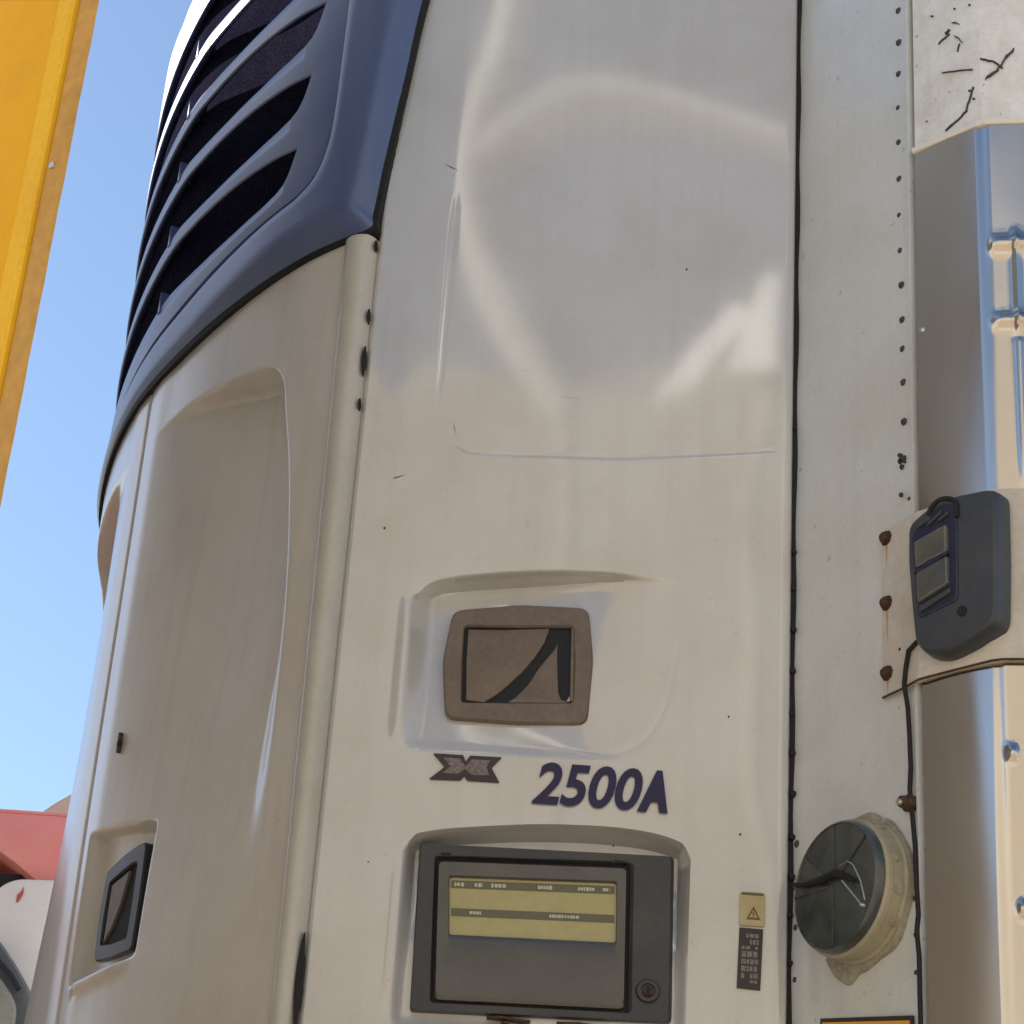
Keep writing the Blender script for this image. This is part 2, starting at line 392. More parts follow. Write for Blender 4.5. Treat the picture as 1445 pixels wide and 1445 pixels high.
# dirt-dark tear holes beside the door rail
for z0, z1, w in ((1.655, 1.70, .0062), (1.60, 1.615, .003), (.73, .855, .0095), (1.74, 1.76, .0035), (1.86, 1.875, .004)):
    pts = [(-.2205 + w * .5 * sin(pi * t) + .0008 * sin(t * 21), z0 + (z1 - z0) * t) for t in [i / 10 for i in range(11)]] + [(-.2215 - w * .5 * sin(pi * t), z0 + (z1 - z0) * t) for t in [i / 10 for i in range(9, 0, -1)]]
    slab(pts, PF, -.012, .0015).build('seal_gap', M['black'], unit)

# ---- latch on the side panel
def PT(u, z, h=0): return PF(u, z, h + .012 - (.002 + .06 * (z - 1.15)))
out = roundpoly([(-.069, 1.310), (.02, 1.3255), (.111, 1.3275), (.1205, 1.25), (.117, 1.156), (.02, 1.1515), (-.068, 1.1525), (-.0775, 1.235)], .014, 4)
inn_c = roundpoly([(-.0525, 1.2875), (.02, 1.2915), (.0915, 1.2975), (.0955, 1.245), (.0965, 1.187), (.02, 1.181), (-.0485, 1.1765), (-.0515, 1.235)], .005, 4)
lt = frame_slab(out, inn_c, PT, -.05, -.012, .003).build('latch', M['housing'], unit, smooth=True, angle=25)
slab(inn_c, PT, -.05, -.0190).build('latch_recess', M['pit'], lt)
curve = [(.063, 1.2965), (.057, 1.272), (.046, 1.250), (.030, 1.226), (.010, 1.203), (-.004, 1.189), (-.018, 1.1785)]
flap = [(-.0470, 1.2835)] + [(.0, 1.2865)] + [(a_ - .002, b_ - .003 * (i_ == 0)) for i_, (a_, b_) in enumerate(curve)] + [(-.043, 1.1805), (-.0465, 1.235)]
slab(flap, PT, -.036, -.0140, .0018).build('latch_flap', M['housing'], lt, smooth=True, angle=30)
lo = [(.050, 1.2350), (.068, 1.262), (.0725, 1.272), (.0735, 1.245), (.077, 1.20), (.0815, 1.190), (.0955, 1.188), (.0965, 1.1865), (.02, 1.181), (.011, 1.1805), (.022, 1.190), (.037, 1.209)]
slab(lo, PT, -.036, -.0140, .0018).build('latch_plate', M['housing'], lt, smooth=True, angle=30)
slab([(.0895, 1.296), (.0935, 1.2965), (.097, 1.19), (.0925, 1.189)], PT, -.034, -.0140, .001).build('latch_rib', M['housing'], lt)

# ---- model number and maker's mark
flatwrite('2500', .026, .22, PF, .0505, 1.0405, .1915, 1.0985, .0035, 'model_number', M['ink'], unit)
flatwrite('A', .070, .22, PF, .1850, 1.0400, .2245, 1.0975, .0039, 'model_letter', M['ink'], unit)
lg = [(-.079, 1.0995), (-.041, 1.0998), (-.037, 1.0915), (-.032, 1.0998), (.0085, 1.1005), (-.0035, 1.0855), (.0075, 1.0665), (-.033, 1.0663), (-.0375, 1.0725), (-.042, 1.066), (-.0815, 1.0648), (-.063, 1.0825)]
lo_ = slab(lg, PF, -.003, .0042).build('maker_mark', M['logo'], unit)
lg2 = [(-.066, 1.0945), (-.045, 1.0945), (-.037, 1.0845), (-.029, 1.0945), (-.006, 1.0948), (-.010, 1.0855), (-.006, 1.0745), (-.028, 1.0735), (-.037, 1.0808), (-.046, 1.0735), (-.066, 1.0735), (-.056, 1.083)]
slab(lg2, PF, .0030, .0047).build('mark_inlay', M['logo_grey'], lo_)

# ---- controller box
out = roundpoly([(-.0875, .983), (.236, .9885), (.2395, .7745), (-.083, .7670)], .006, 4)
inn_ = roundpoly([(-.0660, .9655), (.1810, .9740), (.1855, .7830), (-.0575, .7790)], .006, 4)
ct = frame_slab(out, inn_, PF, -.056, -.008, .004).build('controller_box', M['ctrl'], unit, smooth=True, angle=25)
slab(inn_, PF, -.055, -.0160).build('cover_gap', M['black'], ct)
dout = roundpoly([(-.0625, .9605), (.1765, .9685), (.1805, .7875), (-.0540, .7830)], .007, 4)
din = roundpoly([(-.0465, .9405), (.1640, .9478), (.1665, .8705), (-.0415, .8660)], .004, 4)
frame_slab(dout, din, PF, -.043, -.0065, .003).build('cover_door', M['ctrl_door'], ct, smooth=True, angle=25)
dl = slab(din, PF, -.040, -.0125).build('display_label', M['display'], ct)
def duv(a, b):   # a 0..1 across, b 0..1 up, inside the label
    lo_u = -.0465 + (.005) * (1 - b); hi_u = .1640 + .0025 * (1 - b)
    zb = .8660 + a * .0045; zt = .9405 + a * .0073
    return (lo_u + (hi_u - lo_u) * a, zb + (zt - zb) * b)
for b0, b1 in ((.82, .955), (.335, .47)):
    slab([duv(.01, b0), duv(.99, b0), duv(.99, b1), duv(.01, b1)], PF, -.016, -.0118).build('label_band', M['display_band'], dl)
def squiggles(spans, b0, b1, m):
    mbx = MB()
    for a0, a1 in spans:
        a = a0
        while a < a1:
            w = random.uniform(.008, .02); t = random.uniform(0, .35)
            q = [duv(a, b0 + (b1 - b0) * t * .5), duv(min(a + w, a1), b0 + (b1 - b0) * t * .5), duv(min(a + w, a1), b1 - (b1 - b0) * t * .4), duv(a, b1 - (b1 - b0) * t * .4)]
            mbx.loops([[PF(x, y, -.0120) for x, y in q], [PF(x, y, -.0113) for x, y in q]])
            a += w + random.uniform(.003, .007)
    o = mbx.build('worn_lettering', m, dl); o['kind'] = 'stuff'; return o
squiggles(((.03, .09), (.15, .20), (.25, .34), (.53, .62), (.77, .87), (.92, .96)), .85, .92, M['print'])
squiggles(((.12, .19), (.60, .78)), .375, .43, M['print'])
# hinge slots, key lock
for q in ([(-.060, .9680), (-.046, .9685), (-.046, .9715), (-.060, .9710)], [(.160, .9745), (.176, .9735), (.177, .9765), (.160, .9775)]):
    slab(q, PF, -.02, -.0074).build('hinge_slot', M['black'], ct)
slab([(-.044, .9668), (.158, .9742), (.158, .9757), (-.044, .9683)], PF, -.02, -.0074).build('hinge_line', M['black'], ct)
kn = lathe([(.015, -.018), (.015, -.006), (.0135, -.0035), (.009, -.003), (.0085, -.006), (.0008, -.006)], PF(.2085, .811, 0), (0, -1, 0), 24).build('key_lock', M['ctrl'], ct, smooth=True)
lathe([(.0065, -.007), (.0062, 0), (.0045, .0015), (.0008, .0015)], PF(.2085, .809, 0), (0, -1, 0), 12).build('lock_core', M['rust'], kn, smooth=True)
slab(rrect(.2065, .8035, .2105, .8150, .001, 2), PF, -.001, .0022).build('keyhole', M['black'], kn)
# scuffs under the box
for pts in ([(.012, .7645), (.028, .7665), (.066, .7635), (.058, .7615)], [(.098, .7640), (.125, .7655), (.16, .7625), (.12, .7610)], [(.030, .760), (.040, .7605), (.038, .757)]):
    slab(pts, PF, -.05, -.0022).build('scuff', M['rust'], unit)

# ---- bulged front doors
RT = [(.10, 1.60), (.126, 1.64), (.150, 1.69), (.176, 1.722), (.216, 1.738), (.277, 1.750), (.367, 1.766), (.453, 1.778), (.547, 1.779), (.6, 1.778)]
RR = [(.6, .085), (.9, .092), (1.2, .100), (1.328, .104), (1.438, .114), (1.555, .132), (1.66, .157), (1.70, .165)]
def recess(s, z):
    if z > 1.80 or s < .06 or s > .6: return 0
    zt = smoothi(s, RT)
    d = .060 * (1 - sstep(.20, .585, s)) * sstep(.80, 1.62, z)
    return d * (1 - sstep(zt - .016, zt, z)) * sstep(smoothi(z, RR) - .014, smoothi(z, RR) + .042, s)
def door_h(s, z):
    if s > .63: s2 = 1.26 - s
    else: s2 = s
    h = -recess(s2, z)
    if s <= .63 and .82 < z < 1.16 and .33 < s < .62:      # latch pocket
        zt = 1.083 + .030 * (s - .37) / .2
        m_ = sstep(.372, .405, s) * (1 - sstep(.582, .60, s)) * (1 - sstep(zt - .01, zt + .004, z)) * sstep(.885, .905, z)
        h -= .022 * m_
        h += .010 * math.exp(-((z - .880) / .010) ** 2) * sstep(.38, .44, s) * (1 - sstep(.55, .59, s))
    # rolled lip along the centre seam and under the grille
    c = abs(s - .63)
    if c < .008: h -= .004 * (1 - c / .008) ** 2
    h += .0015 * math.exp(-((c - .05) / .035) ** 2)
    h += .0012 * sin(4 * z + 6 * s)
    return h
def door_mesh(s0, s1, name):
    ss = arange(s0, s1, .004)
    zz = sorted(set(round(z, 5) for z in arange(UB, .84, .03) + arange(.84, 1.14, .004) + arange(1.14, 1.56, .014) + arange(1.56, 1.885, .003)))
    rows = []
    RT2 = [(.10, 1.62)] + RT[1:]
    def wz(s, z):
        z = warp(s if s <= .63 else 1.26 - s, z, 1.76, RT2, .45, .125)
        if s <= .62: z = warp(s, z, 1.098, [(.33, 1.077), (.57, 1.113)], .12, .05)
        return z
    for z in zz: rows.append([SF(s0, wz(s0, z), -.05)] + [SF(s, wz(s, z), door_h(s, wz(s, z))) for s in ss] + [SF(s1, wz(s1, z), -.05)])
    t = rows[-1]; rows.append([SF(s, zz[-1], -.06) for s in [s0] + ss + [s1]])
    mb = MB(); mb.grid(rows); return mb.build(name, M['paint_door'], unit, smooth=True, angle=50)
dr = lab(door_mesh(.012, .6285, 'front_door'), 'right hand door with recess and black latch')
dl_ = lab(door_mesh(.6315, 1.25, 'front_door'), 'left hand door curving away at the silhouette')
slab([(.6275, UB), (.6325, UB), (.6325, 1.885), (.6275, 1.885)], SF, -.06, -.022).build('door_seam', M['black'], unit)

# raised edge rail of the door
rows = []
for z in arange(UB, 1.882, .03):
    w = interp(z, [(.7, .0285), (1.2, .035), (1.88, .046)])
    rows.append([SF(.0015, z, -.03)] + [SF(.0015 + w * t, z, .002 + .017 * (sin(pi * min(1, max(0, t))) ** .45)) for t in [i / 12 for i in range(13)]] + [SF(.0015 + w, z, -.01)])
rows.append([SF(.0015 + .046 * t, 1.883, -.02) for t in [0] + [i / 12 for i in range(13)] + [1]])
mb = MB(); mb.grid(rows); mb.build('door_edge_rail', M['rail'], unit, smooth=True, angle=60)

# latch set in the front door
def LS(s, z, h=0): return SF(s * .93 + .062, .012 + z * .9895 if z < 1 else z, h)
oo = roundpoly([(.378, 1.062), (.40, 1.066), (.46, 1.062), (.523, 1.052), (.529, .99), (.526, .916), (.46, .908), (.380, .905), (.376, .98)], .010, 4)
ii = roundpoly([(.402, 1.037), (.42, 1.040), (.46, 1.036), (.505, 1.030), (.509, .985), (.508, .938), (.46, .930), (.405, .927), (.402, .98)], .006, 4)
l2 = frame_slab(oo, ii, LS, -.035, -.013, .003).build('latch', M['housing_dark'], dr, smooth=True, angle=25)
slab(ii, LS, -.035, -.0195).build('latch_recess', M['black'], l2)
slab([(.500, 1.026), (.435, 1.033), (.455, .985), (.480, .955), (.503, .938)], LS, -.030, -.0155, .001).build('latch_flap', M['housing'], l2)
# small dark dent
lathe([(.0008, -.0005), (.0045, -.001), (.0055, -.006)], SF(.53, 1.239, .0065), (-.88, -.47, 0), 10).build('screw_hole', M['black'], dr)
slab([(.5275, 1.225), (.5325, 1.225), (.533, 1.255), (.5285, 1.256)], SF, -.002, .0055).build('scratch', M['rivet'], dr)

# ---- louvred grille
gr = unit
GRV = [(.0835, UT - .03), (.0835, 2.6), (.084, 2.34), (.085, 2.2), (.087, 2.11), (.0935, 2.065), (.105, 2.033), (.122, 2.012), (.145, 2.000), (.174, 1.994), (.29, 1.990), (.424, 1.983), (.551, 1.972), (.63, 1.964), (.709, 1.950), (.84, 1.918), (.97, 1.880), (1.1, 1.85)]
OUT = [(-.085, UT - .03), (-.066, 2.6), (-.038, 2.31), (-.022, 2.16), (-.008, 2.02), (-.002, 1.955), (.002, 1.915), (.005, 1.893), (.06, 1.889), (.12, 1.889), (.29, 1.888), (.424, 1.887), (.551, 1.885), (.63, 1.883), (.709, 1.878), (.84, 1.858), (.97, 1.828), (1.1, 1.80)]
def resample(A, B, n):
    out = []
    N = len(A)
    for i in range(N - 1):
        for k in range(n):
            t = k / n
            def cr(P, d):
                p0 = P[max(i - 1, 0)][d]; p1 = P[i][d]; p2 = P[i + 1][d]; p3 = P[min(i + 2, N - 1)][d]
                return (1 - t) * p1 + t * p2 if abs(p1 - p0) + abs(p3 - p2) > .3 else .5 * (2*p1 + (p2 - p0)*t + (2*p0 - 5*p1 + 4*p2 - p3)*t*t + (3*p1 - p0 - 3*p2 + p3)*t**3)
            out.append(((cr(A, 0), cr(A, 1)), (cr(B, 0), cr(B, 1))))
    out.append((A[-1], B[-1])); return out
RS = resample(OUT, GRV, 5)
prof = [(0, -.03), (0, .004), (.04, .008), (.10, .016), (.22, .030), (.30, .033), (.5, .031), (.8, .027), (.93, .0255), (.975, .022), (.985, .012), (.985, -.03)]
mb = MB(); rows = []
for o_, g_ in RS: rows.append([SF(o_[0] + (g_[0] - o_[0]) * w, o_[1] + (g_[1] - o_[1]) * w, h) for w, h in [(w_, (h_ if h_ < 0 else h_ * (1 - .6 * sstep(.05, .55, o_[0])))) for w_, h_ in prof]])
mb.grid(rows); fr = mb.build('grille_frame', M['grille'], unit, smooth=True, angle=40)
# black seal round the frame, widened to draw in the shadow beneath it
mb = MB(); rows = []
for o_, g_ in RS: 
    d = Vector((o_[0] - g_[0], o_[1] - g_[1])).normalized() * .0075
    rows.append([SF(o_[0] - d.x, o_[1] - d.y, -.02), SF(o_[0] - d.x, o_[1] - d.y, .007), SF(o_[0] + d.x * .8, o_[1] + d.y * .8, .007), SF(o_[0] + d.x * .8, o_[1] + d.y * .8, -.03)])
mb.grid(rows); mb.build('grille_seal_shadow', M['black'], unit)
def groove_low(s): return interp(s, [(.1, 1.93), (.6, 1.93), (.84, 1.890), (1.28, 1.83)])
# groove and coil behind the louvres
mb = MB(); mb.grid([[SF(s, max(z, groove_low(s)), -.055 + .050 * sstep(.30, .72, s)) for s in arange(.06, 1.28, .03)] for z in arange(1.80, UT - .03, .1)]); mb.build('coil', M['mesh'], unit)
mb = MB(); rows = []
for o_, g_ in RS:
    rows.append([SF(g_[0] + (g_[0] - o_[0]) * w, g_[1] + (g_[1] - o_[1]) * w, -.001) for w in (-.14, .12)])
mb.grid(rows); mb.build('groove', M['black'], unit)
def slot_bot(k, s):
    x = s - (.178 - .0155 * k) ; z0 = 2.1035 + .1305 * k
    if x <= 0: return z0
    return z0 + interp(x, [(0, 0), (.006, -.018), (.014, -.036), (.026, -.051), (.045, -.059), (.08, -.0640), (.17, -.0665), (.29, -.064), (.42, -.058), (.452, -.056)])
def slot_top(k, s):
    x = s - (.178 - .0155 * k); z0 = 2.1035 + .1305 * k
    if x <= 0: return z0
    return z0 + smoothi(x, [(0, 0), (.03, .006), (.065, .013), (.164, .027), (.291, .038), (.40, .0410), (.452, .042)])
def droop(s): return .045 * max(0, (s - .58) / .2) ** 1.3
def mirror(fn, k, s): return fn(k, min(s, .63)) - droop(s)
GZ = [(a, b) for a, b in GRV[2:]]
def groove_z(s):
    if s > .5: return interp(s, GZ)
    return smoothi(s, GZ)
ssl = sorted(set([round(x, 5) for x in arange(.0900, .13, .003) + arange(.13, .24, .0035) + arange(.24, 1.08, .014)]))
NS = 5
for k in range(NS + 1):
    rows = []
    for s in ssl:
        a = (groove_z(s - .006) + .0120) if k == 0 else mirror(slot_top, k - 1, s)
        b = mirror(slot_bot, k, s) if k < NS else UT - .03
        if b < a + .0002: continue
        if k == 0 and s < .1: b = max(b, a)
        open_a = (k > 0) and (mirror(slot_top, k - 1, s) - mirror(slot_bot, k - 1, s) > .0012)
        open_b = (k < NS) and (mirror(slot_top, k, s) - mirror(slot_bot, k, s) > .0012)
        e = .0035
        w = b - a
        hm = .014 * (1 - .55 * sstep(.05, .55, s))
        e = min(e, w * .3); ea = e * .4 if (open_a or k == 0) else 0; eb = e if open_b else 0
        hb_ = hm - .012 if open_a or open_b else -.012
        row = [SF(s, a + (.010 if open_a else 0), hb_), SF(s, a, hm - ea * 2), SF(s, a + ea, hm), SF(s, a + w * .5, hm + .0008), SF(s, b - eb, hm), SF(s, b, hm - eb), SF(s, b - (.002 if open_b else 0), hb_)]
        rows.append(row)
    mb = MB(); mb.grid(rows); mb.build('slat', M['grille'], unit, smooth=True, angle=45)
for k in range(NS):
    zb = mirror(slot_bot, k, .63); zt = mirror(slot_top, k, .63)
    slab([(.625, zb - .012), (.637, zb - .012), (.6350, zb + .010), (.6335, zb + .030), (.6310, zb + .010)], SF, -.03, .0085, .0015).build('mullion', M['grille'], unit)

# ================================================================== SEMI TRAILER
trailer = thing('semi_trailer', 'white box trailer behind the cooling unit, grey riveted front wall and polished corner', 'trailer', (2.5, 5.0, 0))
TB = -.35; TT = 2.52
rear = Vector((.866, .5, 0)) * 9.5
w0 = WF(-2.0, 0); wL = WF(0, 0)
def xy(v): return (v.x, v.y)
inset = .035
poly = [xy(WF(-1.95, 0, -inset)), xy(WF(.235, 0, -inset)), xy(F1(.02, 0, -inset)), xy(F1(.10, 0, -inset)), xy(F2(.02, 0, -inset)), xy(F2(.12, 0, -inset)), xy(F2(.12, 0, -inset) + rear), xy(WF(-1.95, 0, -inset) + rear)]
mb = MB(); mb.loops([[(x, y, TB + EYE) for x, y in poly], [(x, y, TT + EYE) for x, y in poly]]); mb.build('box_body', M['chalk'], trailer)
poly = [xy(WF(-1.98, 0, .01)), xy(WF(.25, 0, .01)), xy(F1(.0, 0, .01)), xy(F1(.109, 0, .01)), xy(F2(.13, 0, .01)), xy(F2(.13, 0, .01) + rear * 1.01), xy(WF(-1.98, 0, .01) + rear * 1.01)]
mb = MB(); mb.loops([[(x, y, TT + EYE) for x, y in poly], [(x, y, TT + .08 + EYE) for x, y in poly]]); mb.build('roof_rail', M['alu'], trailer)
# front wall sheet (gently oil-canned), with the folded lip at its right edge
rows = []
for z in arange(TB, TT, .03):
    r = []
    for k in arange(-.02, .247, .02):
        r.append(WF(k, z, .0022 * sin(9 * z + 14 * k) * sstep(0, .04, k) * (1 - sstep(.2, .245, k)) + .0009 * sin(31 * z + 5 * k)))
    rows.append([WF(-1.9, z, -.001)] + r + [WF(.2475, z, .0045), WF(.2505, z, .0045), WF(.2515, z, -.004), WF(.2515, z, -.03)])
mb = MB(); mb.grid(rows); mb.build('front_wall_sheet', M['alu'], trailer, smooth=True, angle=35)
mb = MB(); mb.box((.2505, TB, -.034), (.2575, TT, -.006), WF); mb.build('wall_seam', M['black'], trailer)
# rivets down the right edge of the wall
rvz = [2.53 - .0598 * i for i in range(30)]
rproto = None
def rivet(F, k, z, r=.0042, m='rivet', par=None, h=0, name='rivet'):
    a = F(k, z, h)
    return lathe([(0.0006, r * .75), (r * .6, r * .6), (r, r * .1), (r * 1.15, 0), (r * 1.15, -.002)], a, F.n, 10).build(name, M[m], par, smooth=True)
# measured rivet heights
zz = [2.205 + .06 * i for i in (4, 3, 2, 1, 0)] + [2.149, 2.094, 2.036, 1.978, 1.917, 1.857, 1.80, 1.745, 1.69, 1.645, 1.594, 1.535]
for z in zz: rivet(WF, .2265 + .0015 * sin(z * 9), z, .0046, 'rivet', trailer)
for z in (1.418, 1.01, .925, .89, .845, .80): rivet(WF, .2375, z, .0032, 'rivet', trailer)
for z in (1.015, .955, .905, .838, .775, .72): rivet(WF, .0105, z, .0045, 'rivet', trailer)
# rust bloom
bl = MB()
for i in range(9):
    a = random.uniform(0, 6.28); rr = random.uniform(0, .009); q = (.2245 + cos(a) * rr * .7, 1.479 + sin(a) * rr * 1.2); r = random.uniform(.0022, .0042)
    pts = [(q[0] + r * cos(t * 1.05) * random.uniform(.7, 1.2), q[1] + r * sin(t * 1.05) * random.uniform(.7, 1.2)) for t in range(6)]
    bl.loops([[WF(x, y, -.001) for x, y in pts], [WF(x, y, .003) for x, y in pts]])
bl.build('rust_bloom', M['rivet'], trailer)
# corner post, chalky white above and behind the stainless cover
rows = []
for z in arange(TB, TT, .05):
    r = [WF(.2575, z, -.03), WF(.2575, z, -.001)] + [F1(k, z, -.001 + .0012 * sin(13 * z + 40 * k)) for k in (.006, .03, .06, .09)] + [F1(.107, z, -.003), F2(.004, z, -.003)] + [F2(k, z, -.001 + .001 * sin(11 * z + 20 * k)) for k in (.03, .06, .1)] + [F2(.128, z, -.004)]
    rows.append(r)
mb = MB(); mb.grid(rows); mb.build('corner_post', M['chalk'], trailer, smooth=True, angle=20)
mb = MB(); mb.grid([[F2(.126, z, -.004), F2(.126, z, -.006) + rear] for z in (TB, TT)]); mb.build('side_wall', M['chalk'], trailer)
# polished stainless corner cover
def steel_h1(k, z): return .0035 + .0022 * sin(pi * max(0, min(1, k / .107))) + .0010 * sin(6 * z + 25 * k)
rows = []
ST = 1.941
def dimple(k, z):
    h = 0
    for (kc, zc, w, hgt, a) in ((.048, 1.748, .060, .0105, .0085), (.050, 1.632, .058, .0095, .0080)):
        h += a * math.exp(-((z - zc) / hgt) ** 2) * sstep(kc - w + .008, kc - w + .026, k)
    h += .006 * math.exp(-((k - .038) / .0045) ** 2) * (sstep(1.60, 1.62, z) * (1 - sstep(1.75, 1.78, z)) + .8 * sstep(1.35, 1.45, z) * (1 - sstep(1.60, 1.61, z)))
    for (kc, zc) in ((.0125, 1.041), (.018, .853)):
        h += .0085 * math.exp(-(((k - kc) / .0055) ** 2 + ((z - zc) / .0085) ** 2))
    return h
zz = sorted(set(round(z, 5) for z in arange(TB + .3, .82, .03) + arange(.82, .89, .004) + arange(.89, 1.0, .015) + arange(1.0, 1.08, .004) + arange(1.09, 1.58, .012) + arange(1.58, 1.80, .0022) + arange(1.81, ST, .012)))
for z in zz:
    a = [F1(k, z, steel_h1(k, z)) for k in arange(.004, .100, .008)]
    c = [F1(.1035, z, steel_h1(.103, z)), F1(.1075, z, .0022), F2(.0030, z, .0030)]
    b = [F2(k, z, .0048 + dimple(k, z) + .0010 * sin(7 * z + 18 * k)) for k in arange(.007, .1255, .0028)]
    rows.append([F1(.004, z, -.001)] + a + c + b + [F2(.1255, z, -.002)])
mb = MB(); mb.grid(rows)
sc_ = mb.build('stainless_corner', M['steel'], trailer, smooth=True, angle=60)
mb = MB(); rows = []
for dz, h in ((-.004, .0), (-.003, .0075), (.004, .0085), (.006, .002), (.006, -.002)):
    rows.append([F1(.003, ST + dz, h), F1(.105, ST + dz, h), F2(.003, ST + dz, h + .001), F2(.1255, ST + dz, h)])
mb.grid(rows); mb.build('cover_lip', M['white'], trailer)
r_ = rivet(F1, .012, 1.655, .0035, 'wire', trailer, .004)
# cracked and chipped paint above the cover
def crack(F, pts, w, name='paint_crack'):
    L = []
    n = len(pts); mb = MB()
    a = []; b = []
    for i, (x, y) in enumerate(pts):
        p = Vector(pts[max(i - 1, 0)]); q = Vector(pts[min(i + 1, n - 1)]); t = (q - p).normalized(); nn = Vector((-t.y, t.x)); ww = w * .62 * (.35 + .65 * sin(pi * (i + .5) / n)) * random.uniform(.6, 1.3)
        a.append((x + nn.x * ww, y + nn.y * ww)); b.append((x - nn.x * ww, y - nn.y * ww))
    o = a + b[::-1]
    slab(o, F, -.003, .0016).build(name, M['crack'], trailer)
def jit(p, q, n, j):
    return [(p[0] + (q[0] - p[0]) * i / n + random.uniform(-j, j), p[1] + (q[1] - p[1]) * i / n + random.uniform(-j, j)) for i in range(n + 1)]
crack(F1, jit((.052, 1.957), (.070, 1.966), 4, .0008), .0028)
crack(F1, jit((.070, 1.965), (.0865, 1.975), 4, .0008), .0013)
crack(F1, jit((.084, 1.972), (.098, 2.010), 6, .001), .0009)
crack(F2, jit((.006, 2.018), (.024, 2.032), 6, .001), .0019)
crack(F2, jit((.022, 2.030), (.046, 2.068), 8, .0013), .0024)
crack(F2, jit((.018, 2.046), (.030, 2.034), 3, .001), .0012)
crack(F1, jit((.044, 2.108), (.062, 2.116), 3, .001), .0007)
crack(F1, jit((.055, 2.120), (.063, 2.124), 2, .0005), .0022)
crack(F1, jit((.070, 2.110), (.082, 2.092), 5, .0012), .0010)
crack(F1, jit((.066, 2.135), (.078, 2.126), 4, .0012), .0006)
crack(F1, jit((.078, 2.092), (.074, 2.080), 3, .001), .0006)
crack(F1, jit((.050, 2.055), (.098, 2.040), 8, .0012), .0006)
crack(F2, jit((-.0, 2.052), (.02, 2.046), 5, .0012), .0006)
for (k, z) in ((.022, 1.985), (.090, 2.006), (.033, 2.16), (.094, 2.15), (.096, 1.99), (.07, 2.155)):
    crack(F1, [(k, z), (k + .002, z + .001), (k + .003, z)], .0011)
# running gear so that the trailer stands on the yard
for (a, b) in ((1.4, .25), (1.4, 1.75)):
    p = w0 + Vector((.866, .5, 0)) * a + WF.u * b
    mb = MB(); mb.loops([[(p.x + dx * .06, p.y + dy * .06, z) for dx, dy in ((-1, -1), (1, -1), (1, 1), (-1, 1))] for z in (.03, TB + EYE + .01)]); leg = mb.build('landing_leg', M['chassis'], trailer)
    mb = MB(); mb.loops([[(p.x + dx * .13, p.y + dy * .13, z) for dx, dy in ((-1, -1), (1, -1), (1, 1), (-1, 1))] for z in (0, .04)]); mb.build('leg_foot', M['chassis'], leg)
for a in (6.4, 7.6, 8.8):
    for b in (.2, 1.95):
        p = w0 + Vector((.866, .5, 0)) * a + WF.u * b; p.z = .5
        lathe([(.12, -.14), (.30, -.15), (.46, -.15), (.5, -.11), (.5, .11), (.46, .15), (.3, .15), (.28, .08), (.12, .08)], p, WF.u, 32).build('wheel', M['tyre'], trailer, smooth=True)
    p = w0 + Vector((.866, .5, 0)) * a + WF.u * .2; p.z = .5
    tube([p, p + WF.u * 1.75], .07).build('axle', M['chassis'], trailer)
    q = p + WF.u * .6
    mb = MB(); mb.loops([[(q.x + dx * .1, q.y + dy * .1, z) for dx, dy in ((-1, -1), (1, -1), (1, 1), (-1, 1))] for z in (.5, TB + EYE + .01)]); mb.build('hanger', M['chassis'], trailer)

# ================================================================== BRACKET, LAMP, CABLE, HOLDER, SIGNS
bz0 = 1.158
br = thing('lamp_bracket', 'white painted bent plate with three rusty bolts holding the marker lamp', 'bracket', WF(.2, bz0, .0))
# plate: flat on the wall, bending over both corner facets
rows = []
zt = [1.505, 1.158]
for j, z in enumerate(arange(1.158, 1.386, .038)):
    tap = 0
    rows.append([WF(.1895, z, .001), WF(.1895, z, .0065), WF(.225, z, .0072), WF(.249, z, .0095), F1(.004, z, .0125), F1(.05, z, .013), F1(.1065, z, .0125), F2(.004, z, .0135), F2(.06, z, .0135), F2(.122, z, .012), F2(.122, z, .002)])
# lower edge dips slightly at the outer bolt; upper edge only behind the lamp
mb = MB(); mb.grid(rows)
mb.grid([[p for p in rows[0]], [p - Vector((0, 0, .0005)) + Vector((.004, .012, 0)) for p in rows[0]]])
mb.build('plate', M['plate'], br, smooth=True, angle=20)
for z in (1.3745, 1.283, 1.187):
    bo = lathe([(.0105, 0), (.0105, .002), (.0078, .0022), (.0078, .0065), (.0062, .008), (.0035, .0105), (.0006, .0105)], WF(.1995, z, .006), WF.n, 8).build('bolt', M['rust'], br)
rivet(WF, .2235, 1.2115, .0022, 'black', br, .007, 'rivet_hole')
rivet(F1, .052, 1.173, .0028, 'sticker_ink', br, .013, 'rivet_hole')
rivet(WF, .229, 1.425, .003, 'rivet', br, .0075, 'rivet_hole')

tube([p + Vector((0, 0, -.0006)) for p in rows[0][1:-1]], .0016, 6).build('plate_shadow_line', M['rust'], br)  # dark strip drawn in for the shadow line under the plate
lampF = F1
lp = thing('marker_lamp', 'blue grey plastic marker lamp on the white bracket beside the stainless corner', 'lamp', F1(.06, 1.19, .01))
